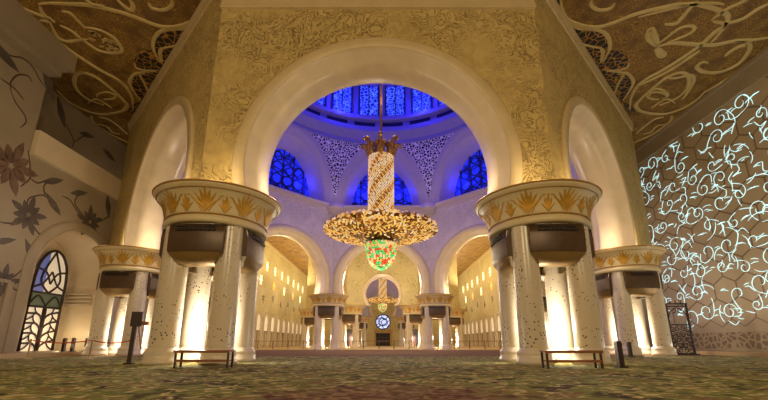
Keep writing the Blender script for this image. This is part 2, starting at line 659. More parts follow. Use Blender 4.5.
def make_drum(name, blue=True):
    root = None
    # ring mouldings and dome shell
    mb = MB()
    prof = [(14.1, 25.3), (13.95, 25.38), (13.95, 25.75), (13.8, 25.85), (13.15, 26.5), (13.1, 26.6), (13.1, 27.2), (13.55, 27.25), (13.55, 28.0),
            (12.95, 28.1), (12.9, 28.2), (12.9, 28.6), (13.1, 28.65), (13.1, 33.2), (12.8, 33.3), (12.8, 33.8), (13.1, 33.9)]
    for i in range(1, 13):
        a = i / 12 * pi / 2
        prof.append((13.1 * cos(a) + 0.001, 33.9 + 13.0 * sin(a)))
    mb.lathe(prof, 96, smooth=False, mfun=lambda i, j: 1 if i in (7,) and (j % 4) != 0 else 0)
    ring = struct(mb.build(name, [M['drum_stone'], M['navy']]))
    # lattice windows round the drum
    for j in range(24):
        mb = MB()
        a0, a1 = 2 * pi * (j + .14) / 24, 2 * pi * (j + .86) / 24
        rows = []
        for z in (28.8, 33.0):
            rows.append([(13.06 * cos(a0 + (a1 - a0) * q / 4), 13.06 * sin(a0 + (a1 - a0) * q / 4), z) for q in range(5)])
        mb.grid(rows, 0, False)
        for a in (a0, a1):
            mb.box((13.0 * cos(a), 13.0 * sin(a), 30.9), (.18, .16, 4.4), 1, a)
        mb.box((13.0 * cos((a0 + a1) / 2), 13.0 * sin((a0 + a1) / 2), 30.9), (.12, .1, 4.2), 1, (a0 + a1) / 2)
        mb.build('drum_window', [M['blue_lattice'], M['navy']], ring)
    # pendentives
    a_, b_ = 5.6, 8.4
    for k in range(8):
        mb = MB()
        fa = k * pi / 4 + pi / 8      # vertex direction
        rows, lat = [], []
        NT_ = 20
        for i in range(NT_ + 1):
            t = i / NT_ * pi / 2
            u = a_ * cos(t)
            z = Z0 + b_ * sin(t)
            rho = sqrt(AI ** 2 + u * u)
            d0 = pi / 8 - atan2(u, AI)
            rows.append([(rho * cos(fa - d0 + 2 * d0 * q / 16), rho * sin(fa - d0 + 2 * d0 * q / 16), z) for q in range(17)])
            if 2 <= i <= 18:
                rr = rho - .06
                dd = d0 * (.5 if i < 3 else .74 if i < 6 else .86)
                lat.append([(rr * cos(fa - dd + 2 * dd * q / 12), rr * sin(fa - dd + 2 * dd * q / 12), z) for q in range(13)])
        mb.grid(rows, 0, True)
        # strip of wall at the foot
        pd = mb.build('pendentive', M['lilac_trim'], ring)
        mb = MB()
        mb.grid(lat, 0, True)
        mb.build('pierced_panel', M['pierced'], pd)
        # corner block on the ledge
        mb = MB()
        cx, cy = (AI / cos(pi / 8)) * cos(fa), (AI / cos(pi / 8)) * sin(fa)
        mb.lathe([(.0, 15.75), (1.0, 15.8), (1.1, 16.2), (1.45, 16.35), (1.5, 16.6), (1.4, 16.66), (1.45, 16.95), (1.2, 17.0), (0, 17.02)], 20, (cx + .25 * cos(fa), cy + .25 * sin(fa)))
        mb.build('corner_bracket', M['lilac_trim'], pd)
    # ledge
    mb = MB()
    pr = [(AI, 16.0), (AI - .1, 16.1), (AI - .15, 16.4), (AI - .45, 16.6), (AI - .5, 16.85), (AI - .45, 16.9), (AI + 2.7, 16.9)]
    rows = [[(r / cos(pi / 8) * cos(pi / 8 + q * pi / 4), r / cos(pi / 8) * sin(pi / 8 + q * pi / 4), z) for q in range(8)] for r, z in pr]
    mb.grid(rows, 0, False, True)
    mb.build('ledge', M['lilac_trim'], ring)
    # splayed arch reveals
    mb = MB()
    for k in range(8):
        ph = k * pi / 4
        n_, t_ = Vector((cos(ph), sin(ph), 0)), Vector((-sin(ph), cos(ph), 0))
        rows = []
        for aa, bb, off in ((5.6, 8.4, 0), (5.35, 8.05, .0), (5.25, 7.95, .15), (4.75, 7.35, .25), (4.6, 7.15, .4), (3.9, 6.2, 2.7)):
            row = []
            for i in range(41):
                th = pi * i / 40
                p = n_ * (AI + off) + t_ * (aa * cos(th))
                row.append((p.x, p.y, Z0 + bb * sin(th)))
            rows.append(row)
        mb.grid(rows, 0, True)
    mb.build('window_reveal', M['lilac_trim'], ring)
    return ring


def make_window(parent_loc, k, name):
    ph = k * pi / 4
    mb = MB()
    n_, t_ = Vector((cos(ph), sin(ph), 0)), Vector((-sin(ph), cos(ph), 0))
    off = AI + 2.5
    P = []
    for i in range(33):
        th = pi * i / 32
        p = n_ * off + t_ * (4.12 * cos(th))
        P.append((p.x, p.y, Z0 + 6.45 * sin(th)))
    c = n_ * off
    for i in range(32):
        mb.face([P[i], P[i + 1], (c.x, c.y, Z0)], 0)
    w = struct(mb.build(name, M['blue_pane'], None, parent_loc))
    mb = MB()
    q = off - .06
    for u in (-2.8, -1.4, 0, 1.4, 2.8):
        h = 6.4 * sqrt(1 - (u / 4.1) ** 2)
        p = n_ * q + t_ * u
        mb.box((p.x, p.y, Z0 + h / 2), (.08, .14, h), 0, ph)
    for uu, zz, rr in [(u, z, .66) for u in (-2.1, -.7, .7, 2.1) for z in (.9, 2.4, 3.9)] + [(-.7, 5.3, .5), (.7, 5.3, .5), (-3.4, .9, .5), (3.4, .9, .5)]:
        path = [n_ * q + t_ * (uu + rr * cos(2 * pi * i / 16)) + Vector((0, 0, Z0 + zz + rr * sin(2 * pi * i / 16))) for i in range(17)]
        mb.tube(path, .09, 4)
    mb.build('tracery', M['navy'], w)
    return w


drum = make_drum('wall_drum')
drum.location = (0, OC1, 0)
drum2 = copy_tree(drum)
drum2.name = 'wall_drum_far'
drum2.location = (0, OC2, 0)
drum2.scale = (.76, .76, 1)
for k in range(8):
    make_window((0, OC1, 0), k, 'window_%d' % (k + 1))
for j, k in enumerate((1, 2, 3)):
    w2 = copy_tree(bpy.data.objects['window_%d' % (k + 1)])
    w2.name = 'window_%d' % (j + 9)
    w2.location = (0, OC2, 0)
    w2.scale = (.76, .76, 1)

# ------------------------------------------------------------------ ceiling
mb = MB()
def octo(oc, r):
    return [Vector((r / cos(pi / 8) * cos(pi / 8 + q * pi / 4), oc + r / cos(pi / 8) * sin(pi / 8 + q * pi / 4), H)) for q in range(8)]
outer = [Vector((-WR - .4, -14, H)), Vector((WQ + .4, -14, H)), Vector((WQ + .4, YEND, H)), Vector((-WR - .4, YEND, H))]
polys = [outer, octo(OC1, A + 1.0)[::-1], octo(OC2, A2 + 1.0)[::-1]]
flat = [p for q in polys for p in q]
ids = mb.idx(flat)
for t in tessellate_polygon(polys):
    mb.fi([ids[i] for i in t])
ceil = struct(mb.build('ceiling', M['ceil']))

# traced relief on the ceiling
def cz(pts):
    return [on_z(x, y, H) for x, y in pts]

def mir(pts):
    return [(763 - x, y) for x, y in pts]

LS = [
    ([(39, 4), (50, 3), (70, 4), (88, 5), (112, 10), (130, 15), (150, 23), (165, 27), (180, 26), (195, 20), (201, 9), (203, -6)], .34),
    ([(39, 20), (38, 25), (47, 31), (60, 43), (78, 56), (100, 70), (115, 78), (126, 87), (132, 98), (133, 110)], .36),
    ([(8, -2), (25, 9), (45, 17), (55, 22)], .3),
    ([(39, 5), (44, 15), (50, 19), (48, 21), (40, 20)], .3),
    ([(62, 11), (70, 13), (76, 19), (82, 25), (86, 28)], .25),
    ([(50, 22), (57, 36), (66, 41), (80, 40), (88, 39)], .26),
    ([(60, 25), (70, 30), (78, 36), (82, 40)], .25),
    ([(86, 27), (100, 30), (114, 38), (122, 50), (112, 53), (98, 50), (86, 42), (82, 39)], .28),
    ([(57, 90), (67, 100), (82, 109), (100, 114), (120, 112), (127, 106), (122, 99), (110, 88), (97, 78), (85, 73), (77, 74), (74, 80), (77, 90), (88, 99), (104, 105)], .34),
    ([(97, 97), (98, 94), (108, 92), (116, 96), (111, 99), (104, 99)], .22),
    ([(88, 103), (96, 99), (106, 104), (112, 108)], .2),
    ([(91, 115), (93, 122), (105, 131), (118, 138), (130, 143)], .34),
    ([(99, 117), (108, 119), (118, 126), (127, 134)], .24),
    ([(97, 124), (106, 126), (112, 132), (120, 134)], .2),
    ([(148, 2), (152, 8), (164, 10), (172, 5), (171, -2)], .26),
    ([(116, -2), (124, 6), (131, 10), (133, 5), (128, -2)], .3),
    ([(85, -2), (92, 4), (105, 6)], .26),
    # pale leaf edges over the dark net
    ([(160, 62), (154, 50), (154, 40), (160, 32), (172, 29), (185, 28), (200, 20)], .3),
    ([(160, 48), (172, 46), (186, 42), (192, 38)], .24),
    ([(162, 62), (160, 53), (162, 48)], .36),
    ([(134, 62), (137, 68), (148, 70), (158, 70)], .22),
    ([(150, 98), (145, 84), (140, 74), (150, 71), (156, 71)], .26),
    ([(140, 100), (132, 88), (130, 80), (137, 73), (146, 74)], .28),
]
RS = [
    ([(638, 17), (665, 10), (690, 4), (705, 6), (720, 11), (728, 18), (718, 35), (711, 42)], .34),
    ([(655, 47), (672, 43), (690, 44), (712, 45), (735, 41), (752, 40), (770, 37)], .38),
    ([(735, 41), (748, 42), (749, 51), (738, 64), (720, 72), (704, 72), (697, 67), (703, 62), (708, 63)], .34),
    ([(636, 87), (655, 78), (672, 69), (690, 57), (700, 50)], .34),
    ([(655, 46), (666, 38), (680, 28), (692, 26), (694, 30), (684, 36), (668, 42)], .26),
    ([(664, 24), (674, 24), (680, 20), (690, 8), (698, 0)], .32),
    ([(655, 46), (648, 38), (651, 29), (656, 40), (658, 46)], .4),
    ([(656, 46), (664, 55), (660, 56), (655, 48)], .4),
    ([(711, 20), (725, 10), (740, 3), (750, -2)], .3),
    ([(712, 21), (726, 23), (742, 19), (758, 9), (770, 3)], .34),
    ([(725, 56), (733, 50), (741, 46), (745, 46)], .4),
    ([(664, 77), (676, 78), (690, 75), (694, 80), (688, 92), (682, 99)], .28),
    ([(650, 96), (652, 90), (660, 89), (668, 95), (662, 99)], .24),
    ([(703, 93), (715, 86), (728, 78), (736, 74)], .22),
]
mb = MB()
rmir = [0, 1, 8, 9, 10, 11, 12, 13, 14, 17, 18, 19, 20, 21, 22]
strokes = list(LS) + [(mir(LS[i][0]), LS[i][1]) for i in rmir] + RS
for pts, w in strokes:
    P = catmull(cz(pts), 7)
    mb.ribbon(P, w * .74, (0, 0, -1), .05)
# flecks filling the two almond leaves
for poly in (LS[7][0],):
    for i in range(60):
        x = random.uniform(90, 120); y = 30 + (x - 88) * .55 + random.uniform(-7, 9)
        if 82 < x < 119 and 28 + (x - 86) * .45 < y < 44 + (x - 86) * .28:
            p = on_z(x, y, H)
            mb.box((p.x, p.y, H - .02), (.18, .09, .05), 0, random.uniform(0, 3))
mb.build('vine_relief', M['relief'], ceil)
# dark openwork net beside the slanting cornice
DL = [[(154, 41), (160, 32), (175, 29), (190, 26), (203, 17), (209, 10), (202, 26), (190, 42), (176, 60), (164, 76), (150, 98), (141, 100), (131, 86), (134, 76), (147, 71), (136, 66), (135, 58), (141, 51), (156, 50)],
      [(203, 14), (202, 2), (206, -8), (214, -8), (208, 10)],
      [(132, 104), (138, 103), (146, 99), (139, 111), (130, 113), (127, 113)]]
mb = MB()
for d in DL + [mir(q) for q in DL]:
    mb.slab(cz(d), (0, 0, -1), .025)
mb.build('openwork_net', M['dark_lattice'], ceil)

# ------------------------------------------------------------------ piers
def make_pier():
    root = empty('marble_pier', 'pier', 'pillar')
    for sx in (-1, 1):
        for sy in (-1, 1):
            c = (sx * .95, sy * .95)
            mb = MB()
            mb.lathe([(.46, .5), (.455, .9), (.445, 2.5), (.435, 4.0), (.43, 4.85)], 28, c)
            s = mb.build('column', M['marble'], root)
            mb = MB()
            mb.lathe([(0, 0), (.60, 0), (.60, .14), (.57, .16), (.56, .28), (.55, .31), (.57, .36), (.55, .42), (.50, .46), (.49, .5), (.46, .53), (.45, .56)], 28, c)
            mb.build('column_base', M['plinth'], s)
    mb = MB()
    prof = [(.02, 4.75), (1.80, 4.75), (1.87, 4.78), (1.87, 4.94), (1.82, 4.98), (1.80, 5.04), (1.82, 5.08), (1.85, 5.25), (1.89, 5.45), (1.98, 5.65), (2.12, 5.82), (2.24, 5.94), (2.31, 6.0), (2.31, 6.06), (2.25, 6.1), (.02, 6.12)]
    mb.lathe(prof, 64)
    mb.build('capital', M['cap'], root)

    def rad(z):
        for (r0, z0), (r1, z1) in zip(prof[5:13], prof[6:14]):
            if z0 <= z <= z1:
                return r0 + (r1 - r0) * (z - z0) / max(1e-6, z1 - z0)
        return 2.31

    def wrap(a, z, d=.012):
        r = rad(z) + d
        return Vector((r * cos(a), r * sin(a), z))
    # gold palms
    mb = MB()
    for k in range(18):
        a0 = 2 * pi * k / 18
        big = k % 2 == 0
        leaves = ([(-.9, .58), (-.62, .66), (-.3, .70), (0, .76), (.3, .70), (.62, .66), (.9, .58)] if big else [(-.7, .36), (-.35, .48), (0, .58), (.35, .48), (.7, .36)])
        for q, hgt in leaves:
            path, ws = [], []
            for i in range(9):
                t = i / 8
                da = q * (.27 if big else .17) * (t ** 1.25)
                z = 5.12 + hgt * t - (abs(q) ** 2) * .16 * t ** 3
                path.append((da, z)); ws.append((.066 if big else .06) * sin(pi * (0.12 + .85 * t)) + .006)
            rows = []
            for i, (da, z) in enumerate(path):
                w = ws[i] / 2.0
                rows.append([wrap(a0 + da - w, z), wrap(a0 + da, z, .035), wrap(a0 + da + w, z)])
            mb.grid(rows, 0, True)
        if big:    # long arching stems between the palms
            for s in (-1, 1):
                rows = []
                for i in range(13):
                    t = i / 12
                    da = s * (.06 + .23 * sin(t * pi / 2))
                    z = 5.13 + .62 * (1 - (1 - t) ** 2) - .28 * max(0, t - .6) ** 1.2
                    rows.append([wrap(a0 + da - .014, z), wrap(a0 + da, z, .03), wrap(a0 + da + .014, z)])
                mb.grid(rows, 0, True)
    mb.build('palm_frieze', M['gold'], root)
    for z, r, t in ((6.06, 2.32, .035), (5.06, 1.835, .026), (5.88, 2.2, .014)):
        mb = MB()
        mb.tube([(r * cos(2 * pi * i / 64), r * sin(2 * pi * i / 64), z) for i in range(65)], t, 6, 0, False)
        mb.build('gilt_rim', M['gold_dark'], root)
    # bronze air grilles between the columns
    for k in range(4):
        ph = k * pi / 2
        R = Matrix.Rotation(ph, 3, 'Z')
        mb = MB()
        rows = []
        for off, hw, z in ((1.46, .96, 4.73), (1.54, .96, 4.71), (1.58, .96, 4.4), (1.58, .94, 3.80), (1.56, .92, 3.72)):
            rows.append([R @ Vector((off + .12 * (1 - (2 * j / 8 - 1) ** 2), -hw + 2 * hw * j / 8, z)) for j in range(9)])
        mb.grid(rows, 0, True)
        for s in (0, 8):
            side = [r[s] for r in rows]
            back = [R @ Vector((.95, (-.9 if s == 0 else .9), z)) for z in (4.73, 3.72)]
            mb.face([side[0], side[2], side[4], back[1], back[0]], 0)
        g = mb.build('air_grille', M['bronze'], root)
        mb = MB()
        rows = []
        for off, hw, z in ((1.56, .91, 3.73), (1.53, .89, 3.66), (1.44, .78, 3.52), (1.38, .64, 3.38), (.8, .5, 3.34)):
            rows.append([R @ Vector((off + .12 * (1 - (2 * j / 8 - 1) ** 2), -hw + 2 * hw * j / 8, z)) for j in range(9)])
        mb.grid(rows, 0, True)
        mb.build('grille_bowl', M['brass'], g)
        mb = MB()
        for j in range(9):
            y = -.62 + j * .155
            mb.box(R @ Vector((1.61 + .12 * (1 - (y / .95) ** 2), y, 4.5)), (.03, .12, .085), 0, ph)
        mb.box(R @ Vector((1.66, 0, 4.62)), (.05, 1.3, .02), 0, ph)
        mb.build('vent_slots', M['black'], g)
    mb = MB()
    mb.lathe([(0, 0.01), (.2, 0.01), (.22, .12), (.16, .14)], 16)
    u = mb.build('floor_uplight', M['brass'], root)
    mb = MB()
    mb.lathe([(.16, .135), (.08, .15), (.0, .155)], 16)
    mb.build('lens', M['uplight'], u)
    return root


R8 = A / cos(pi / 8)
def vert(oc, k):
    a = -pi / 2 - pi / 8 + k * pi / 4
    r = R8 if oc == OC1 else A2 / cos(pi / 8)
    return (r * cos(a), oc + r * sin(a))

pier0 = make_pier()
PL = [
    (OC1, 0, 'large white marble pier of four columns on the left behind the low wooden bench'),
    (OC1, 1, 'large white marble pier of four columns on the right behind the low wooden bench'),
    (OC1, 2, 'marble pier of four columns by the right wall of glowing vines beside the iron screen'),
    (OC1, 3, 'marble pier at back right of the domed octagon, hidden behind the nearest right pier'),
    (OC1, 4, 'distant marble pier carrying the right side of the far arch under the chandelier'),
    (OC1, 5, 'distant marble pier carrying the left side of the far arch under the chandelier'),
    (OC1, 6, 'marble pier at back left of the domed octagon, hidden behind the nearest left pier'),
    (OC1, 7, 'marble pier of four columns at far left beside the stained glass door and red rope'),
    (OC2, 0, 'small faraway marble pier left of the gold arch that frames the second chandelier'),
    (OC2, 1, 'small faraway marble pier right of the gold arch that frames the second chandelier'),
    (OC2, 2, 'faraway marble pier half hidden just right of the distant right pier'),
    (OC2, 4, 'tiny marble pier deepest in the hall, just right of the black end doors'),
    (OC2, 5, 'tiny marble pier deepest in the hall, just left of the black end doors'),
    (OC2, 7, 'faraway marble pier half hidden just left of the distant left pier'),
]
piers = []
for i, (oc, k, lab) in enumerate(PL):
    p = pier0 if i == 0 else copy_tree(pier0)
    x, y = vert(oc, k)
    p.location = (x, y, 0)
    p['label'] = lab
    p['category'] = 'pillar'
    p['group'] = 'four-column marble piers'
    piers.append(p)
    near = oc == OC1
    light('POINT', 'pier_lamp', (x, y, 1.3), 290 if near else 420, (1, .93, .80), .25)

# ------------------------------------------------------------------ left wall
def flower(mb, c, r, plane, n=8, rot=0.0, mi=0):
    """petals of an inlaid flower on the plane x = const"""
    x = plane
    for k in range(n):
        a = rot + 2 * pi * k / n
        rr = r * (1.0 if k % 2 == 0 else .72)
        pts = []
        for t, w in ((.12, .03), (.35, .12), (.6, .15), (.8, .10), (1, 0), (.8, -.10), (.6, -.15), (.35, -.12), (.12, -.03)):
            dy, dz = rr * t * cos(a) - r * w * sin(a), rr * t * sin(a) + r * w * cos(a)
            pts.append((x, c[0] + dy, c[1] + dz))
        mb.slab(pts, (1 if x < 0 else -1, 0, 0), .02, mi)


def leaf(mb, c, r, ang, plane, mi=0):
    pts = []
    for t, w in ((-1, 0), (-.6, .16), (-.1, .27), (.4, .2), (1, 0), (.4, -.2), (-.1, -.27), (-.6, -.16)):
        dy, dz = r * (t * cos(ang) - w * sin(ang)), r * (t * sin(ang) + w * cos(ang))
        pts.append((plane, c[0] + dy, c[1] + dz))
    mb.slab(pts, (1 if plane < 0 else -1, 0, 0), .02, mi)


YS = 18.5      # where the upper recess of the left wall begins
YE = 31.5      # end of recess
AY, AR, AZ = 22.95, 2.75, 4.75   # niche arch: centre, radius, springing
mb = MB()
# near wall below/behind the recess: front face x=-WN with an arched opening
x = -WN
mb.face([(x, -14, 0), (x, AY - AR, 0), (x, AY - AR, AZ), (x, AY - AR, 12.1), (x, -14, 12.1)])
mb.face([(x, AY + AR, 0), (x, YE, 0), (x, YE, 12.1), (x, AY + AR, 12.1)])
top = []
for i in range(33):
    th = pi - pi * i / 32
    top.append((x, AY + AR * cos(th), AZ + AR * sin(th)))
row2 = [(x, AY - AR + 2 * AR * i / 32, 12.1) for i in range(33)]
mb.grid([top, row2], 0, False)
# upper near part
mb.face([(x, -14, 12.1), (x, YS, 12.1), (x, YS, H), (x, -14, H)])
mb.face([(x, YS, 12.1), (-WR, YS, 12.1), (-WR, YS, H), (x, YS, H)])
# recess
mb.face([(x, YS, 12.1), (x, YE, 12.1), (-WR, YE, 12.1), (-WR, YS, 12.1)])
mb.face([(-WR, YS, 12.1), (-WR, YE, 12.1), (-WR, YE, H), (-WR, YS, H)])
mb.face([(-WR, YE, 12.1), (x, YE, 12.1), (x, YE, H), (-WR, YE, H)])
# niche inside
niche = [(x, AY - AR, 0)] + top + [(x, AY + AR, 0)]
inn = [(-WR, p[1], p[2]) for p in niche]
mb.grid([niche, inn], 1, False)
mb.face([(-WR, AY - AR, 0), (-WR, AY + AR, 0), (-WR, AY + AR, 8), (-WR, AY - AR, 8)], 1)
wl = struct(mb.build('wall_left', [M['ivory'], M['ivory_light']]))
# cornice over near part, parapet band
mb = MB()
mb.box((-WN + .7, (YS - 14) / 2 , 16.33), (1.4, YS + 14, 1.05))
mb.box((-WN + .35, (YS - 14) / 2, 15.65), (.7, YS + 14, .3))
mb.build('cornice', M['ivory'], wl)
mb = MB()
mb.box((-WN + .12, (YS + YE) / 2, 11.38), (.3, YE - YS, 1.45))
mb.build('parapet_band', M['ivory_light'], wl)
mb = MB()
rows = []
for r, off in ((AR, -.0), (AR, .12), (AR + .12, .16), (AR + .5, .14), (AR + .6, .06), (AR + .62, 0)):
    rw = [(x + off, AY - r, 0.0)]
    for i in range(33):
        th = pi - pi * i / 32
        rw.append((x + off, AY + r * cos(th), AZ + r * sin(th)))
    rw.append((x + off, AY + r, 0.0))
    rows.append(rw)
mb.grid(rows, 0, False)
mb.build('arch_moulding', M['ivory'], wl)
# dado panel left of the arch
mb = MB()
mb.box((x + .04, 15.3, 3.75), (.10, 7.6, .16)); mb.box((x + .05, 19.1, 2.1), (.14, .3, 3.3)); mb.box((x + .03, 15.3, .5), (.12, 7.6, .3))
mb.box((x + .05, 16.4, 2.1), (.12, .22, 3.3))
mb.build('dado_panel', M['ivory'], wl)
# inlaid flowers
mb = MB()
def yz(px, py, pl):
    p = on_x(px, py, pl)
    return (p.y, p.z)
for px, py, r, rot, mi in ((28, 215, 1.25, .2, 0), (90, 222, 1.25, .5, 0), (11, 166, 1.7, .1, 1), (3, 283, 1.1, .3, 0)):
    flower(mb, yz(px, py, x), r * .92, x, 10, rot, mi)
for px, py, r, an in ((53, 181, .75, .5), (79, 193, .7, .4), (53, 204, .8, 2.5), (56, 230, .8, .7), (108, 206, .85, 1.9), (31, 254, .9, 2.2), (4, 241, .65, .4), (3, 54, 1.0, 2.8), (48, 82, 1.0, 2.2), (110, 250, .6, .3)):
    leaf(mb, yz(px, py, x), r, an, x)
xr = -WR
for px, py, r, an in ((61, 112, 1.0, 2.1), (87, 135, .75, .3), (109, 155, .8, 2.9), (45, 78, .5, 2.0)):
    leaf(mb, yz(px, py, xr), r, an, xr)
for pl, pts in ((x, [(0, 50), (12, 56), (22, 58), (32, 66), (40, 80), (46, 88)]), (x, [(11, 92), (11, 82), (18, 75), (28, 76), (32, 82)]), (x, [(11, 92), (16, 103), (24, 114), (26, 122), (20, 128)]),
                (x, [(28, 150), (30, 165), (30, 178), (24, 184), (20, 187)]), (x, [(30, 178), (38, 183), (46, 180)]), (x, [(28, 215), (28, 200), (36, 196), (45, 196), (55, 206), (60, 210)]),
                (x, [(45, 196), (44, 186), (50, 181)]), (x, [(0, 222), (14, 223), (27, 215)]), (x, [(28, 215), (36, 230), (42, 235), (50, 234), (58, 228)]), (x, [(88, 220), (76, 206), (76, 198), (82, 193)]),
                (x, [(88, 220), (78, 212), (70, 200), (62, 196)]), (x, [(100, 222), (109, 215), (108, 205)]), (x, [(3, 283), (16, 275), (30, 262), (31, 256)]), (x, [(3, 283), (20, 290), (32, 275), (36, 262)]),
                (xr, [(62, 118), (70, 132), (74, 142), (72, 147)]), (xr, [(74, 142), (82, 137), (88, 134)]), (x, [(38, 152), (48, 159), (56, 163), (64, 172)]), (x, [(0, 78), (14, 88), (24, 100)])):
    mb.ribbon(catmull([on_x(a, b, pl) for a, b in pts], 8), .09, (1, 0, 0), .015, 2)
mb.build('floral_inlay', [M['inlay'], M['inlay_brown'], M['stem']], wl)

# stained glass door in the niche
dx = -WR + .12
dy0, dy1, dzs, dzt = 23.0, 25.35, 4.6, 6.6
dm = (dy0 + dy1) / 2
mb = MB()
def dp(yy, zz, d=0):
    return (dx + d, yy, zz)
def dtop(yy):
    t = abs(yy - dm) / ((dy1 - dy0) / 2)
    return dzs + (dzt - dzs) * sqrt(max(0, 1 - t * t))
N = 14
for i in range(N):
    ya, yb = dy0 + (dy1 - dy0) * i / N, dy0 + (dy1 - dy0) * (i + 1) / N
    for za, zb, mi in ((0, 2.9, 0), (2.9, 3.8, 1)):
        mb.face([dp(ya, za), dp(yb, za), dp(yb, zb), dp(ya, zb)], mi)
    mi = 2 if i < 5 else 0
    mb.face([dp(ya, 3.8), dp(yb, 3.8), dp(yb, dtop(yb)), dp(ya, dtop(ya))], mi)
door = struct(mb.build('door_1', [M['glass_white'], M['glass_green'], M['glass_blue']]))
mb = MB()
per = [dp(dy0, 0, .05)] + [dp(dy0 + (dy1 - dy0) * i / 24, dtop(dy0 + (dy1 - dy0) * i / 24), .05) for i in range(25)] + [dp(dy1, 0, .05)]
mb.tube(per, .09, 5)
mb.tube([dp(dm, 0, .05), dp(dm, 2.9, .05)], .12, 5)
for zz in (2.9, 3.8):
    mb.tube([dp(dy0, zz, .05), dp(dy1, zz, .05)], .06, 5)
for s in (-1, 1):
    for z0 in (.15, .75, 1.35, 1.95):
        mb.tube(catmull([dp(dm, z0, .05), dp(dm + s * .35, z0 + .5, .05), dp(dm + s * 1.15, z0 + .62 + .1 * s, .05)], 5), .06, 4)
        mb.tube(catmull([dp(dm + s * .3, z0 + .42, .05), dp(dm + s * .62, z0 + .7, .05), dp(dm + s * .7, z0 + 1.0, .05)], 5), .05, 4)
        mb.tube(catmull([dp(dm + s * .6, z0 + .55, .05), dp(dm + s * .8, z0 + .3, .05), dp(dm + s * 1.15, z0 + .1, .05)], 5), .05, 4)
    mb.tube(catmull([dp(dm, 3.8, .05), dp(dm + s * .7, 4.7, .05), dp(dm, 6.5, .05)], 6), 0.075, 4)
    mb.tube(catmull([dp(dm, 4.4, .05), dp(dm + s * .4, 5.1, .05), dp(dm + s * 1.05, 5.3, .05)], 6), 0.068, 4)
    mb.tube(catmull([dp(dm, 5.2, .05), dp(dm + s * .5, 4.4, .05), dp(dm + s * 1.1, 4.1, .05)], 6), 0.068, 4)
    mb.tube(catmull([dp(dm, 3.0, .05), dp(dm + s * .6, 3.6, .05), dp(dm + s * 1.1, 3.1, .05)], 6), 0.060, 4)
mb.build('lead_tracery', M['lead'], door)
# louvred wall vent beside the door
mb = MB()
for i in range(4):
    mb.box((-WR + 1.05, AY + AR - .08, 3.2 + i * .24), (1.7, .16, .11))
mb.build('louvre', M['plinth'], wl)

# marble step along the left wall
mb = MB()
mb.box((-(16.95 + 21.6) / 2, 8.0, .11), (4.65, 47, .22))
struct(mb.build('trim_1', M['floor_marble']))

# ------------------------------------------------------------------ right wall with glowing vines
mb = MB()
mb.face([(WQ, -14, 0), (WQ, YE, 0), (WQ, YE, H), (WQ, -14, H)])
mb.face([(WQ, YE, 0), (WN, YE, 0), (WN, YE, H), (WQ, YE, H)])
wr = struct(mb.build('wall_right', M['qibla']))
mb = MB()
mb.box((WQ - .1, 8.75, 16.2), (.2, 45.5, 1.3)); mb.box((WQ - .2, 8.75, 16.75), (.4, 45.5, .2))
mb.build('cornice', M['ivory'], wr)
mb = MB()
mb.box((WQ - .04, 8.75, .85), (.08, 45.5, 1.0))
mb.build('dado_band', M['band'], wr)
# hexagon tracery
mb = MB()
HX = .92
def wq(y, z, d=0):
    return (WQ - d, y, z)
row = 0
z = 2.6
centres = []
while z < 15.3:
    y = 4 + (HX * .87 if row % 2 else 0)
    while y < YE - 1:
        centres.append((y, z))
        pts = [wq(y + HX * .98 * cos(pi / 6 + q * pi / 3), z + HX * .98 * sin(pi / 6 + q * pi / 3)) for q in range(7)]
        mb.ribbon(pts, .07, (-1, 0, 0), .012, 0, False)
        y += HX * 1.74
    z += HX * 1.5
    row += 1
mb.build('hexagon_tracery', M['hexline'], wr)
# glowing vines: coiling tendrils and short script strokes
rnd = random.Random(21)
mb = MB()
def spiral(y, z, r, a0, turns, sgn, wid=.042):
    n = int(14 * turns) + 4
    pts = []
    for i in range(n + 1):
        t = i / n
        rr = r * (1 - .72 * t)
        a = a0 + sgn * 2 * pi * turns * t
        pts.append(wq(y + rr * cos(a), z + rr * sin(a)))
    mb.ribbon(pts, wid, (-1, 0, 0), .02, 0, True)
    return pts[0]
for (y, z) in centres:
    if y < 9:
        pass
    # script dash
    for q in range(2):
        a = rnd.uniform(-.3, .3)
        cy, czz = y + rnd.uniform(-.25, .25), z + rnd.uniform(-.2, .2)
        L = rnd.uniform(.18, .34)
        mb.ribbon([wq(cy - L * cos(a), czz - L * sin(a)), wq(cy, czz + .05), wq(cy + L * cos(a), czz + L * sin(a))], .05, (-1, 0, 0), .02)
    if rnd.random() < .86:
        yy, zz = y + HX * .87 + rnd.uniform(-.25, .25), z + rnd.uniform(-.35, .35)
        sg = rnd.choice((-1, 1))
        a0 = rnd.uniform(0, 2 * pi)
        s = spiral(yy, zz, rnd.uniform(.34, .62), a0, rnd.uniform(.85, 1.3), sg)
        # tail sweeping on to a neighbour
        d = a0 - sg * pi / 2
        L = rnd.uniform(.9, 1.7)
        p0 = Vector(s)
        p1 = p0 + Vector((0, cos(d) * L * .5, sin(d) * L * .5))
        d2 = d + sg * rnd.uniform(-.9, -.3)
        p2 = p1 + Vector((0, cos(d2) * L * .6, sin(d2) * L * .6))
        if p2.z > 1.7 and p2.z < 15.4 and p2.y < YE:
            P = catmull([p0, p1, p2], 6)
            k = rnd.randint(5, 8)
            mb.ribbon(P[:k], .044, (-1, 0, 0), .02); mb.ribbon(P[k + 1:], .044, (-1, 0, 0), .02)
        # twig
        if rnd.random() < .75:
            d3 = d + rnd.uniform(.5, 1.2)
            P = catmull([p1, p1 + Vector((0, cos(d3) * .4, sin(d3) * .4)), p1 + Vector((0, cos(d3 + .7) * .75, sin(d3 + .7) * .75))], 5)
            mb.ribbon(P, .042, (-1, 0, 0), .02)
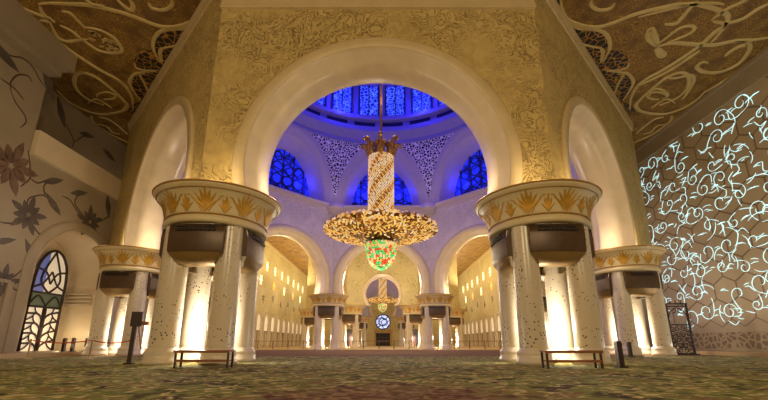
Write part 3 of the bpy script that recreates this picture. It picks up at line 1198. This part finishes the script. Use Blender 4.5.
# clip strokes above the carved border
for i in range(150):
    y, z = rnd.uniform(5, YE - 1), rnd.uniform(2.0, 15.0)
    a, r, sw = rnd.uniform(0, 2 * pi), rnd.uniform(.5, 1.1), rnd.uniform(.6, 1.5)
    pts = [wq(y + r * cos(a + sw * q / 7), z + r * sin(a + sw * q / 7)) for q in range(8)]
    if min(p[2] for p in pts) > 1.7 and max(p[2] for p in pts) < 15.4 and max(p[1] for p in pts) < YE:
        mb.ribbon(pts, .036, (-1, 0, 0), .02)
mb.build('glowing_vine', M['glow'], wr)
mb = MB()
mb.box(((19.6 + 22.2) / 2, 8.0, .11), (2.6, 47, .22))
struct(mb.build('trim_2', M['floor_marble']))

# ------------------------------------------------------------------ aisle walls further on
for s, nm in ((-1, 'wall_aisle_left'), (1, 'wall_aisle_right')):
    mb = MB()
    mb.face([(s * WN, YE, 0), (s * WN, YEND, 0), (s * WN, YEND, H), (s * WN, YE, H)])
    w = struct(mb.build(nm, M['yellow_wall']))
    mb = MB()
    mb.box((s * (WN - .1), (YE + YEND) / 2, H - .2), (.2, YEND - YE, .4))
    mb.build('cornice', M['trim'], w)
    mb = MB()
    y = 47.0
    ys = []
    while y < 88:
        ys.append(y)
        y += 3.7
    for j, y in enumerate(ys):
        mb = MB()
        rows = []
        for r, off in ((.95, 0.02), (.95, .22), (1.1, .26), (1.25, .26), (1.3, 0)):
            xx = s * (WN - off)
            rw = [(xx, y - r, 0)] + [(xx, y + r * cos(pi - pi * i / 16), 3.9 + r * 1.25 * sin(pi * i / 16)) for i in range(17)] + [(xx, y + r, 0)]
            rows.append(rw)
        mb.grid(rows, 0, False)
        a = mb.build('niche_arch', M['plinth'], w)
        mb = MB()
        xx = s * (WN - .03)
        pts = [(xx, y - .95, 2.6)] + [(xx, y + .95 * cos(pi - pi * i / 16), 3.9 + .95 * 1.25 * sin(pi * i / 16)) for i in range(17)] + [(xx, y + .95, 2.6)]
        mb.slab(pts, (-s, 0, 0), .02)
        mb.build('lit_tympanum', M['lit_arch'], a)
        mb = MB()
        mb.box((s * (WN - .1), y, 2.5), (.2, 1.9, .16)); mb.box((s * (WN - .06), y, 1.25), (.1, .14, 2.5))
        mb.build('transom', M['ivory'], a)
    mb = MB()
    for j in range(8):
        flower(mb, (49.5 + j * 5.2, 7.6 + (j % 2) * .5), .85, s * WN, 6, .3 * j)
    mb.build('floral_inlay', M['stem'], w)

def star(loc, s, r, m):
    mb = MB()
    n = 12
    pts = []
    for i in range(n):
        a = 2 * pi * i / n
        rr = r * 1.15 if i % 2 == 0 else r * .42
        pts.append((0, rr * cos(a), rr * 1.25 * sin(a)))
    mb.slab(pts, (-s, 0, 0), .06)
    return mb.build('wall_lamp', m, None, loc)

protos = {}
for s, side in ((-1, 'left'), (1, 'right')):
    for k, (z, yy, m) in enumerate(
            [(12.9, 56 + i * 4.6, 'lamp') for i in range(8)] + [(10.3, 58 + i * 7.0, 'lamp' if i % 2 == 0 else 'lamp_orange') for i in range(5)]):
        key = (s, m)
        if key not in protos:
            o = protos[key] = star((0, 0, 0), s, .62 if m == 'lamp' else .6, M[m])
        else:
            o = protos[key].copy(); COL.objects.link(o)
        o.location = (s * (WN - .02), yy, z)
        if m == 'lamp_orange':
            tag(o, 'amber star-shaped lamp in the lower row on the %s aisle wall' % side, 'wall lamp', 'amber star lamps on the %s aisle wall' % side)
        elif z > 11:
            tag(o, 'pale star-shaped lamp in the top row on the %s aisle wall' % side, 'wall lamp', 'top row of star lamps on the %s aisle wall' % side)
        else:
            tag(o, 'pale star-shaped lamp in the lower row on the %s aisle wall' % side, 'wall lamp', 'lower row of pale star lamps on the %s aisle wall' % side)

# end wall
mb = MB()
YW = 94.0
mb.face([(-24, YW, 0), (24, YW, 0), (24, YW, H), (-24, YW, H)])
we = struct(mb.build('wall_end', M['yellow_wall']))
mb = MB()
c = (0.0, YW - .05, 5.7)
mb.face([(c[0] + 1.75 * cos(2 * pi * i / 32), c[1], c[2] + 1.75 * sin(2 * pi * i / 32)) for i in range(32)])
rw = struct(mb.build('window_12', M['rose']))
mb = MB()
for r in (1.75, .95):
    mb.tube([(c[0] + r * cos(2 * pi * i / 32), c[1] - .08, c[2] + r * sin(2 * pi * i / 32)) for i in range(33)], .12, 5)
for i in range(8):
    a = pi * i / 4
    mb.tube([(c[0] + .5 * cos(a), c[1] - .08, c[2] + .5 * sin(a)), (c[0] + 1.75 * cos(a), c[1] - .08, c[2] + 1.75 * sin(a))], .06, 4)
mb.build('tracery', M['navy'], rw)
mb = MB()
mb.box((0, YW - .15, 1.45), (3.4, .2, 2.9))
d2 = struct(mb.build('door_2', M['black']))
mb = MB()
for i in range(5):
    mb.box((-1.7 + i * .85, YW - .3, 1.5), (.1, .1, 3.0))
mb.box((0, YW - .3, 2.0), (3.4, .1, .1)); mb.box((0, YW - .3, 2.95), (3.7, .2, .2))
mb.build('door_frame', M['bronze'], d2)
mb = MB()
mb.box((0, YW - .25, 3.65), (4.0, .3, .2)); mb.box((-1.95, YW - .25, 1.85), (.25, .3, 3.7)); mb.box((1.95, YW - .25, 1.85), (.25, .3, 3.7))
for i in range(7):
    mb.box((-1.6 + i * .53, YW - .25, 3.3), (.12, .2, .5))
mb.build('gold_surround', M['gold'], d2)

# ------------------------------------------------------------------ chandeliers
def make_chandelier():
    root = empty('chandelier', '', 'chandelier')
    rnd = random.Random(5)
    mb = MB()
    mb.tube([(0, 0, 10.0), (0, 0, 46.8)], .10, 8)
    mb.build('hanging_rod', M['gold_dark'], root)
    # crown of gilt plumes
    mb = MB()
    for k in range(7):
        a = 2 * pi * k / 7 + .2
        for t_, rr, hh in ((0, 1.75, 1.45), (.24, 1.35, 1.0), (-.24, 1.35, 1.0)):
            path = catmull([(.75 * cos(a), .75 * sin(a), 15.9), (1.1 * cos(a + t_ * .5), 1.1 * sin(a + t_ * .5), 15.9 + hh * .5), (rr * .8 * cos(a + t_), rr * .8 * sin(a + t_), 15.9 + hh), (rr * cos(a + t_), rr * sin(a + t_), 15.9 + hh * .95), (rr * .95 * cos(a + t_), rr * .95 * sin(a + t_), 15.9 + hh * .78)], 4)
            n = len(path)
            mb.tube(path, [.07 + .13 * sin(pi * min(1, (i + 1) / n)) for i in range(n)], 5)
    for k in range(5):
        a = 2 * pi * k / 5
        path = catmull([(.3 * cos(a), .3 * sin(a), 16.0), (.6 * cos(a), .6 * sin(a), 16.9), (.25 * cos(a), .25 * sin(a), 17.5)], 4)
        mb.tube(path, .14, 5)
    mb.build('gilt_crown', M['gilt'], root)

    def gem(mb, c, n, w, h, mi, tw=0.0):
        """small faceted drop at c facing n"""
        n = Vector(n).normalized()
        a = n.cross(Vector((0, 0, 1)))
        if a.length < .05:
            a = Vector((1, 0, 0))
        a.normalize()
        b = n.cross(a).normalized()
        a, b = a * cos(tw) + b * sin(tw), b * cos(tw) - a * sin(tw)
        c = Vector(c)
        ids = mb.idx([c + a * w, c + b * h, c - a * w, c - b * h, c + n * w * .8])
        for i in range(4):
            mb.fi((ids[i], ids[(i + 1) % 4], ids[4]), mi)
    # tall crystal drum
    mb = MB()
    mb.lathe([(0, 16.1), (.95, 16.1), (1.0, 16.0), (1.0, 10.6), (1.0, 9.8)], 24, mi=0)
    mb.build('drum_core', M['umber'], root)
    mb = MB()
    for iz in range(48):
        z = 16.0 - iz * .125
        for j in range(32):
            a = 2 * pi * (j + (iz % 2) * .5) / 32 + rnd.uniform(-.03, .03)
            stripe = (j + iz // 2) % 8
            mi = 2 if stripe == 0 else (0 if stripe in (1, 7) else rnd.choices((0, 1), (2, 6))[0])
            gem(mb, (1.03 * cos(a), 1.03 * sin(a), z + rnd.uniform(-.02, .02)), (cos(a), sin(a), rnd.uniform(-.3, .3)), .10, .10, mi, .6)
    mb.build('crystal_drum', [M['crystal'], M['crystal_white'], M['amber'], M['umber']], root)
    # broad disc of gilt leaves
    mb = MB()
    mb.lathe([(.0, 9.95), (1.2, 9.95), (3.6, 9.75), (4.35, 9.62), (4.4, 9.55), (4.2, 9.45), (2.5, 9.1), (1.0, 8.6), (0, 8.5)], 48)
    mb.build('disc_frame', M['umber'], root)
    mb = MB()
    GA = pi * (3 - sqrt(5))
    N = 760
    for side in (-1, 1):
        for i in range(N if side < 0 else 420):
            n_ = N if side < 0 else 420
            r = 1.0 + 3.5 * sqrt((i + .5) / n_)
            a = i * GA
            z = ((8.6 + (r - 1) / 1.5 * .5 if r < 2.5 else 9.1 + (r - 2.5) / 1.9 * .35) - .08) if side < 0 else (10.0 - (r - 1) / 3.7 * .32 + .04)
            mi = rnd.choices((0, 1, 2, 3), (5.5, 1.2, 2.4, 1.6))[0]
            n = (cos(a) * .5 + rnd.uniform(-.4, .4), sin(a) * .5 + rnd.uniform(-.4, .4), side * 1.0)
            gem(mb, (r * cos(a), r * sin(a), z), n, .10, .23, mi, rnd.uniform(0, pi))
    for i in range(120):
        a = 2 * pi * i / 120
        mi = rnd.choices((0, 1, 2), (4, 2, 3))[0]
        gem(mb, (4.54 * cos(a), 4.54 * sin(a), 9.56 + rnd.uniform(-.12, .12)), (cos(a), sin(a), rnd.uniform(-.5, .5)), .12, .2, mi, rnd.uniform(0, pi))
    mb.build('gilt_leaves', [M['crystal'], M['crystal_white'], M['gilt'], M['amber']], root)
    # coloured pendant
    mb = MB()
    mb.lathe([(0, 6.45), (.3, 6.55), (.75, 7.1), (1.0, 7.7), (1.1, 8.2), (.9, 8.55)], 20)
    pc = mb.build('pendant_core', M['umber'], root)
    mb = MB()
    for iz in range(13):
        t = iz / 12
        z = 8.35 - 1.95 * t
        r = 1.18 * sqrt(max(0.02, 1 - (max(0, t - .15) / .87) ** 2))
        n = max(4, int(2 * pi * r / .24))
        for j in range(n):
            a = 2 * pi * (j + .5 * (iz % 2)) / n
            mi = rnd.choices((0, 1, 2, 3), (3.8, 3.2, 1.8, 1.8))[0]
            gem(mb, (r * cos(a), r * sin(a), z), (cos(a), sin(a), -t), .15, .13, mi, rnd.uniform(0, 1))
    gem(mb, (0, 0, 6.3), (0, 0, -1), .14, .14, 0)
    mb.build('coloured_crystals', [M['green_crystal'], M['crystal_white'], M['red_crystal'], M['crystal']], root)
    return root


ch = make_chandelier()
ch['label'] = 'huge crystal chandelier with gilt disc and coloured pendant under the blue dome'
ch['group'] = 'crystal chandeliers'
ch.location = (0, OC1, 0)
ch2 = copy_tree(ch)
ch2['label'] = 'smaller-looking distant crystal chandelier framed by the far gold arch'
ch2.location = (0, OC2, 1.9)
ch2.scale = (.67, .67, .67)
for c in ch2.children:
    if c.name.startswith('hanging_rod'):
        c.scale = (1, 1, 1.43)

# ------------------------------------------------------------------ furniture
def make_bench():
    root = empty('low_bench', '', 'bench')
    L, D = 1.62, .42
    mb = MB(); mb.box((0, 0, .47), (L, D, .045)); mb.box((0, -D / 2 - .01, .455), (L, .03, .075))
    mb.build('seat_board', M['wood'], root)
    mb = MB(); mb.box((0, 0, .2), (L - .14, D - .06, .035)); mb.box((0, -D / 2 + .02, .2), (L - .12, .03, .07))
    mb.build('lower_shelf', M['wood'], root)
    for sx in (-1, 1):
        for sy in (-1, 1):
            mb = MB(); mb.box((sx * (L / 2 - .05), sy * (D / 2 - .04), .22), (.05, .05, .44))
            mb.build('leg', M['dark_wood'], root)
    return root

b1 = make_bench()
b1['label'] = 'low red-brown wooden bench with lower shelf before the left marble pier'
b1['group'] = 'low benches before the piers'
b1.location = (-5.02, 11.45, 0)
b2 = copy_tree(b1)
b2['label'] = 'low red-brown wooden bench with lower shelf before the right marble pier'
b2.location = (5.6, 11.15, 0)

# sign stand by the left pier
st = empty('sign_stand', 'tall dark wooden sign stand with small board beside the left pier', 'stand', (-8.35, 13.2, 0), .2)
mb = MB(); mb.box((0, 0, .03), (.26, .26, .06)); mb.build('base', M['dark_wood'], st)
mb = MB(); mb.box((0, 0, .8), (.13, .1, 1.5)); mb.build('post', M['dark_wood'], st)
mb = MB(); mb.box((.04, -.04, 1.5), (.34, .07, .5)); mb.build('board', M['dark_wood'], st)
mb = MB(); mb.box((.3, 0, 1.36), (.24, .05, .12)); mb.tube([(.1, 0, 1.36), (.3, 0, .5)], .025, 6); mb.build('side_arm', M['wood'], st)

def make_bollard():
    root = empty('wooden_post', '', 'post')
    mb = MB(); mb.box((0, 0, .02), (.26, .26, .04)); mb.build('foot_plate', M['iron'], root)
    mb = MB()
    mb.grid([[(sx * r, sy * r, z) for sx, sy in ((-1, -1), (1, -1), (1, 1), (-1, 1))] for r, z in ((.075, .03), (.075, .72), (.06, .75), (.0, .755))], 0, False, True)
    mb.build('shaft', M['dark_wood'], root)
    return root

q1 = make_bollard()
q1['label'] = 'short dark wooden post standing right of the right bench'; q1['group'] = 'short dark posts'
q1.location = (7.2, 11.5, 0)
for loc, lab, zz in (((13.3, 20.6, 0), 'short dark wooden post before the right wall-side pier', 1),
                     ((-18.1, 22.2, .22), 'short dark post right of the stained glass door, leftmost of three', 1),
                     ((-17.35, 21.9, .22), 'short dark post by the stained glass door, middle of three', 1),
                     ((-17.35, 22.9, .22), 'short dark post nearest the left wall-side pier, rightmost of three by the door', 1)):
    c = copy_tree(q1)
    c.location = loc
    c['label'] = lab

# rope barrier at the left
def make_stanchion():
    root = empty('rope_stanchion', '', 'stanchion')
    mb = MB(); mb.lathe([(0, 0), (.16, 0), (.16, .02), (.05, .05), (.03, .06)], 16); mb.build('base', M['steel'], root)
    mb = MB(); mb.lathe([(.03, .05), (.03, .78), (.045, .8), (.045, .86), (.0, .88)], 10); mb.build('post', M['steel'], root)
    return root

s0 = make_stanchion()
SP = [(-15.3, 17.0), (-12.6, 17.0), (-11.0, 17.2)]
SLAB = ['brass rope stanchion at the left end of the red rope', 'brass rope stanchion in the middle of the red rope before the far left pier', 'brass rope stanchion at the right end of the red rope by the sign stand']
for i, (x_, y_) in enumerate(SP):
    c = s0 if i == 0 else copy_tree(s0)
    c.location = (x_, y_, 0)
    c['label'] = SLAB[i]; c['group'] = 'stanchions of the red rope'
for i in range(2):
    mb = MB()
    a, b = Vector((*SP[i], .80)), Vector((*SP[i + 1], .80))
    a, b = a.lerp(b, .035), b.lerp(a, .035)
    mb.tube([a.lerp(b, t / 12) - Vector((0, 0, .10 * 4 * (t / 12) * (1 - t / 12))) for t in range(13)], .025, 6)
    tag(mb.build('barrier_rope', M['rope']), ['red barrier rope, left length, hung before the stained glass door', 'red barrier rope, right short length, hung before the far left pier'][i], 'rope', 'red barrier ropes')

# far row of belt posts
def make_beltpost():
    root = empty('belt_post', '', 'post')
    mb = MB(); mb.lathe([(0, 0), (.11, 0), (.11, .03), (.05, .05)], 12); mb.build('base', M['iron'], root)
    mb = MB(); mb.lathe([(.04, .04), (.04, .95), (.06, .97), (.0, 1.02)], 8); mb.build('post', M['dark_wood'], root)
    mb = MB(); mb.box((.90, 0, .92), (1.72, .02, .06)); mb.build('belt', M['wood'], root)
    return root
bp0 = make_beltpost()
k = 0
for y_, x0, n_ in ((48.6, -17.5, 19),):
    for i in range(n_):
        c = bp0 if k == 0 else copy_tree(bp0)
        c.location = (x0 + i * 1.9, y_, 0)
        c['label'] = 'slim dark belt post in the row across the carpet behind the distant piers'
        c['group'] = 'belt posts across the hall'
        k += 1

# iron scroll screen at the right
sc = empty('iron_screen', 'dark iron scrollwork screen with open top beside the right wall-side pier', 'screen', (17.95, 22.9, 0), -.15)
mb = MB()
for s in (-1, 1):
    mb.box((s * .55, 0, 1.5), (.09, .09, 3.0))
for z in (.08, 1.75, 2.85, 3.0):
    mb.box((0, 0, z), (1.2, .08, .08))
mb.box((0, 0, .04), (1.4, .4, .08))
mb.build('frame', M['iron'], sc)
mb = MB()
rr = random.Random(3)
for i in range(4):
    for j in range(5):
        cx, czz = -.4 + i * .265, .28 + j * .31
        sg = 1 if (i + j) % 2 else -1
        pts = []
        for t in range(15):
            q = t / 14
            r = .17 * (1 - .75 * q)
            pts.append((cx + r * cos(sg * 8 * q + i), 0, czz + r * sin(sg * 8 * q + i)))
        mb.tube(pts, .026, 4)
mb.build('lower_scrolls', M['iron'], sc)
mb = MB()
for s in (-1, 1):
    mb.tube(catmull([(s * .5, 0, 1.8), (s * .45, 0, 2.4), (s * .1, 0, 2.75), (s * .1, 0, 2.5), (s * .25, 0, 2.45)], 5), .03, 4)
for i in range(3):
    mb.tube([(-.3 + .3 * i, 0, 3.0), (-.3 + .3 * i, 0, 3.2)], .03, 5)
mb.build('top_scrolls', M['iron'], sc)

# bookcases by the faraway piers
def make_case():
    root = empty('bookcase', '', 'bookcase')
    mb = MB()
    for s in (-1, 1):
        mb.box((s * .8, 0, 1.35), (.08, .4, 2.7))
    mb.box((0, .18, 1.35), (1.6, .04, 2.7)); mb.box((0, 0, 2.7), (1.7, .44, .1))
    mb.build('carcass', M['dark_wood'], root)
    for z in (.1, .75, 1.4, 2.05):
        mb = MB(); mb.box((0, 0, z), (1.56, .36, .06)); mb.build('shelf', M['wood'], root)
    mb = MB(); mb.box((0, -.12, 1.0), (.5, .05, 1.6)); mb.build('door', M['wood'], root)
    return root
k0 = make_case()
xx, yy = vert(OC2, 0)
k0.location = (xx, yy + 2.9, 0); k0['label'] = 'dark wooden bookcase seen between the columns of the faraway left pier'; k0['group'] = 'bookcases behind the faraway piers'
k1 = copy_tree(k0)
k1.location = (-xx, yy + 2.9, 0); k1['label'] = 'dark wooden bookcase seen between the columns of the faraway right pier'

# ------------------------------------------------------------------ light
w = bpy.data.worlds.new('world')
scene.world = w
w.use_nodes = True
w.node_tree.nodes['Background'].inputs[0].default_value = (1.0, .74, .42, 1)
w.node_tree.nodes['Background'].inputs[1].default_value = 0.10

# cove lamps on the capitals washing the arch soffits (every side of the near octagon)
for k in range(8):
    ph = -pi / 2 + k * pi / 4
    n_, t_ = Vector((cos(ph), sin(ph), 0)), Vector((-sin(ph), cos(ph), 0))
    for s in (-1, 1):
        p = n_ * A + t_ * (s * (3.3 if k in (1, 7) else 3.7))
        light('POINT', 'capital_lamp', (p.x, OC1 + p.y, 6.7), 130 if k in (1, 7) else 80, (1, .84, .62), .2)
        if k in (0, 1, 7):   # front and slanting outer faces
            p = n_ * (A + 2.0) + t_ * (s * 5.6)
            light('POINT', 'facade_lamp', (p.x, OC1 + p.y, 6.6), 50, WARM, .3)
    p = n_ * (A - 5.0)
    if k in (3, 4, 5):
        light('POINT', 'inner_fill', (p.x, OC1 + p.y, 9.0), 380, (1, .84, .66), .6)  # added warm fill in mid-air, warming the far lilac walls
# blue wash in the drum
for k in range(8):
    ph = k * pi / 4
    for u in (-2.3, 2.3):
        light('POINT', 'window_blue', ((AI + 1.9) * cos(ph) - u * sin(ph), OC1 + (AI + 1.9) * sin(ph) + u * cos(ph), 19.6), 160, BLUE, .4)
    a = ph + pi / 8
    light('POINT', 'drum_blue', (12.0 * cos(a), OC1 + 12.0 * sin(a), 29.3), 800, BLUE, .4)
    light('POINT', 'ledge_white', (12.6 * cos(a), OC1 + 12.6 * sin(a), 17.6), 40, (1, .8, .74), .3)
for k in range(4):
    light('POINT', 'far_drum', (6 * cos(k * pi / 2), OC2 + 6 * sin(k * pi / 2), 20), 500, (.8, .7, 1), .5)
# chandelier glow
light('POINT', 'chandelier_glow', (0, OC1, 4.2), 520, WARMW, .8)
light('POINT', 'chandelier_top', (0, OC1, 21.0), 300, (1, .78, .68), 1.0)
light('POINT', 'far_chandelier_glow', (0, OC2, 7.5), 900, WARM, 1.3)
# added fill lights behind the viewer, brightening the front wall evenly
for s in (-1, 1):
    light('POINT', 'rear_fill', (s * 7.0, -10.5, 11.0), 4600, WARM, .8)
# aisles
for s in (-1, 1):
    for y_ in (44, 56, 68, 80, 90):
        light('POINT', 'aisle_fill', (s * 14.2, y_, 10.0), 430, WARM, .6)  # added points without fixtures, lifting the aisle walls and ceiling
    light('AREA', 'aisle_ceiling_fill', (s * (WN - 5.0), 66, 10.0), 3000, (1, .80, .46), (.6, 52), rot=(pi, 0, 0))  # added upward fill, no real cove here, brightening the far ceiling
    light('POINT', 'aisle_centre_lamp', (s * 3.5, 50.5, 9.0), 700, WARM, .6)
light('POINT', 'far_arch_fill', (0, OC2 - A2, 7.0), 160, WARMW, .3)  # added light in the open arch, whitening its soffit and rim
# wash on the right wall and the left niche
light('AREA', 'right_wall_wash', (WQ - 2.2, 18, .5), 420, WARMW, (.4, 22), rot=(0, radians(150), 0))
light('POINT', 'niche_lamp', (-WN - 1.2, AY + 1.6, 1.2), 60, WARM, .3)
light('AREA', 'left_wall_wash', (-WN + 1.6, 17, .5), 90, WARM, (.4, 14), rot=(0, radians(-150), 0))
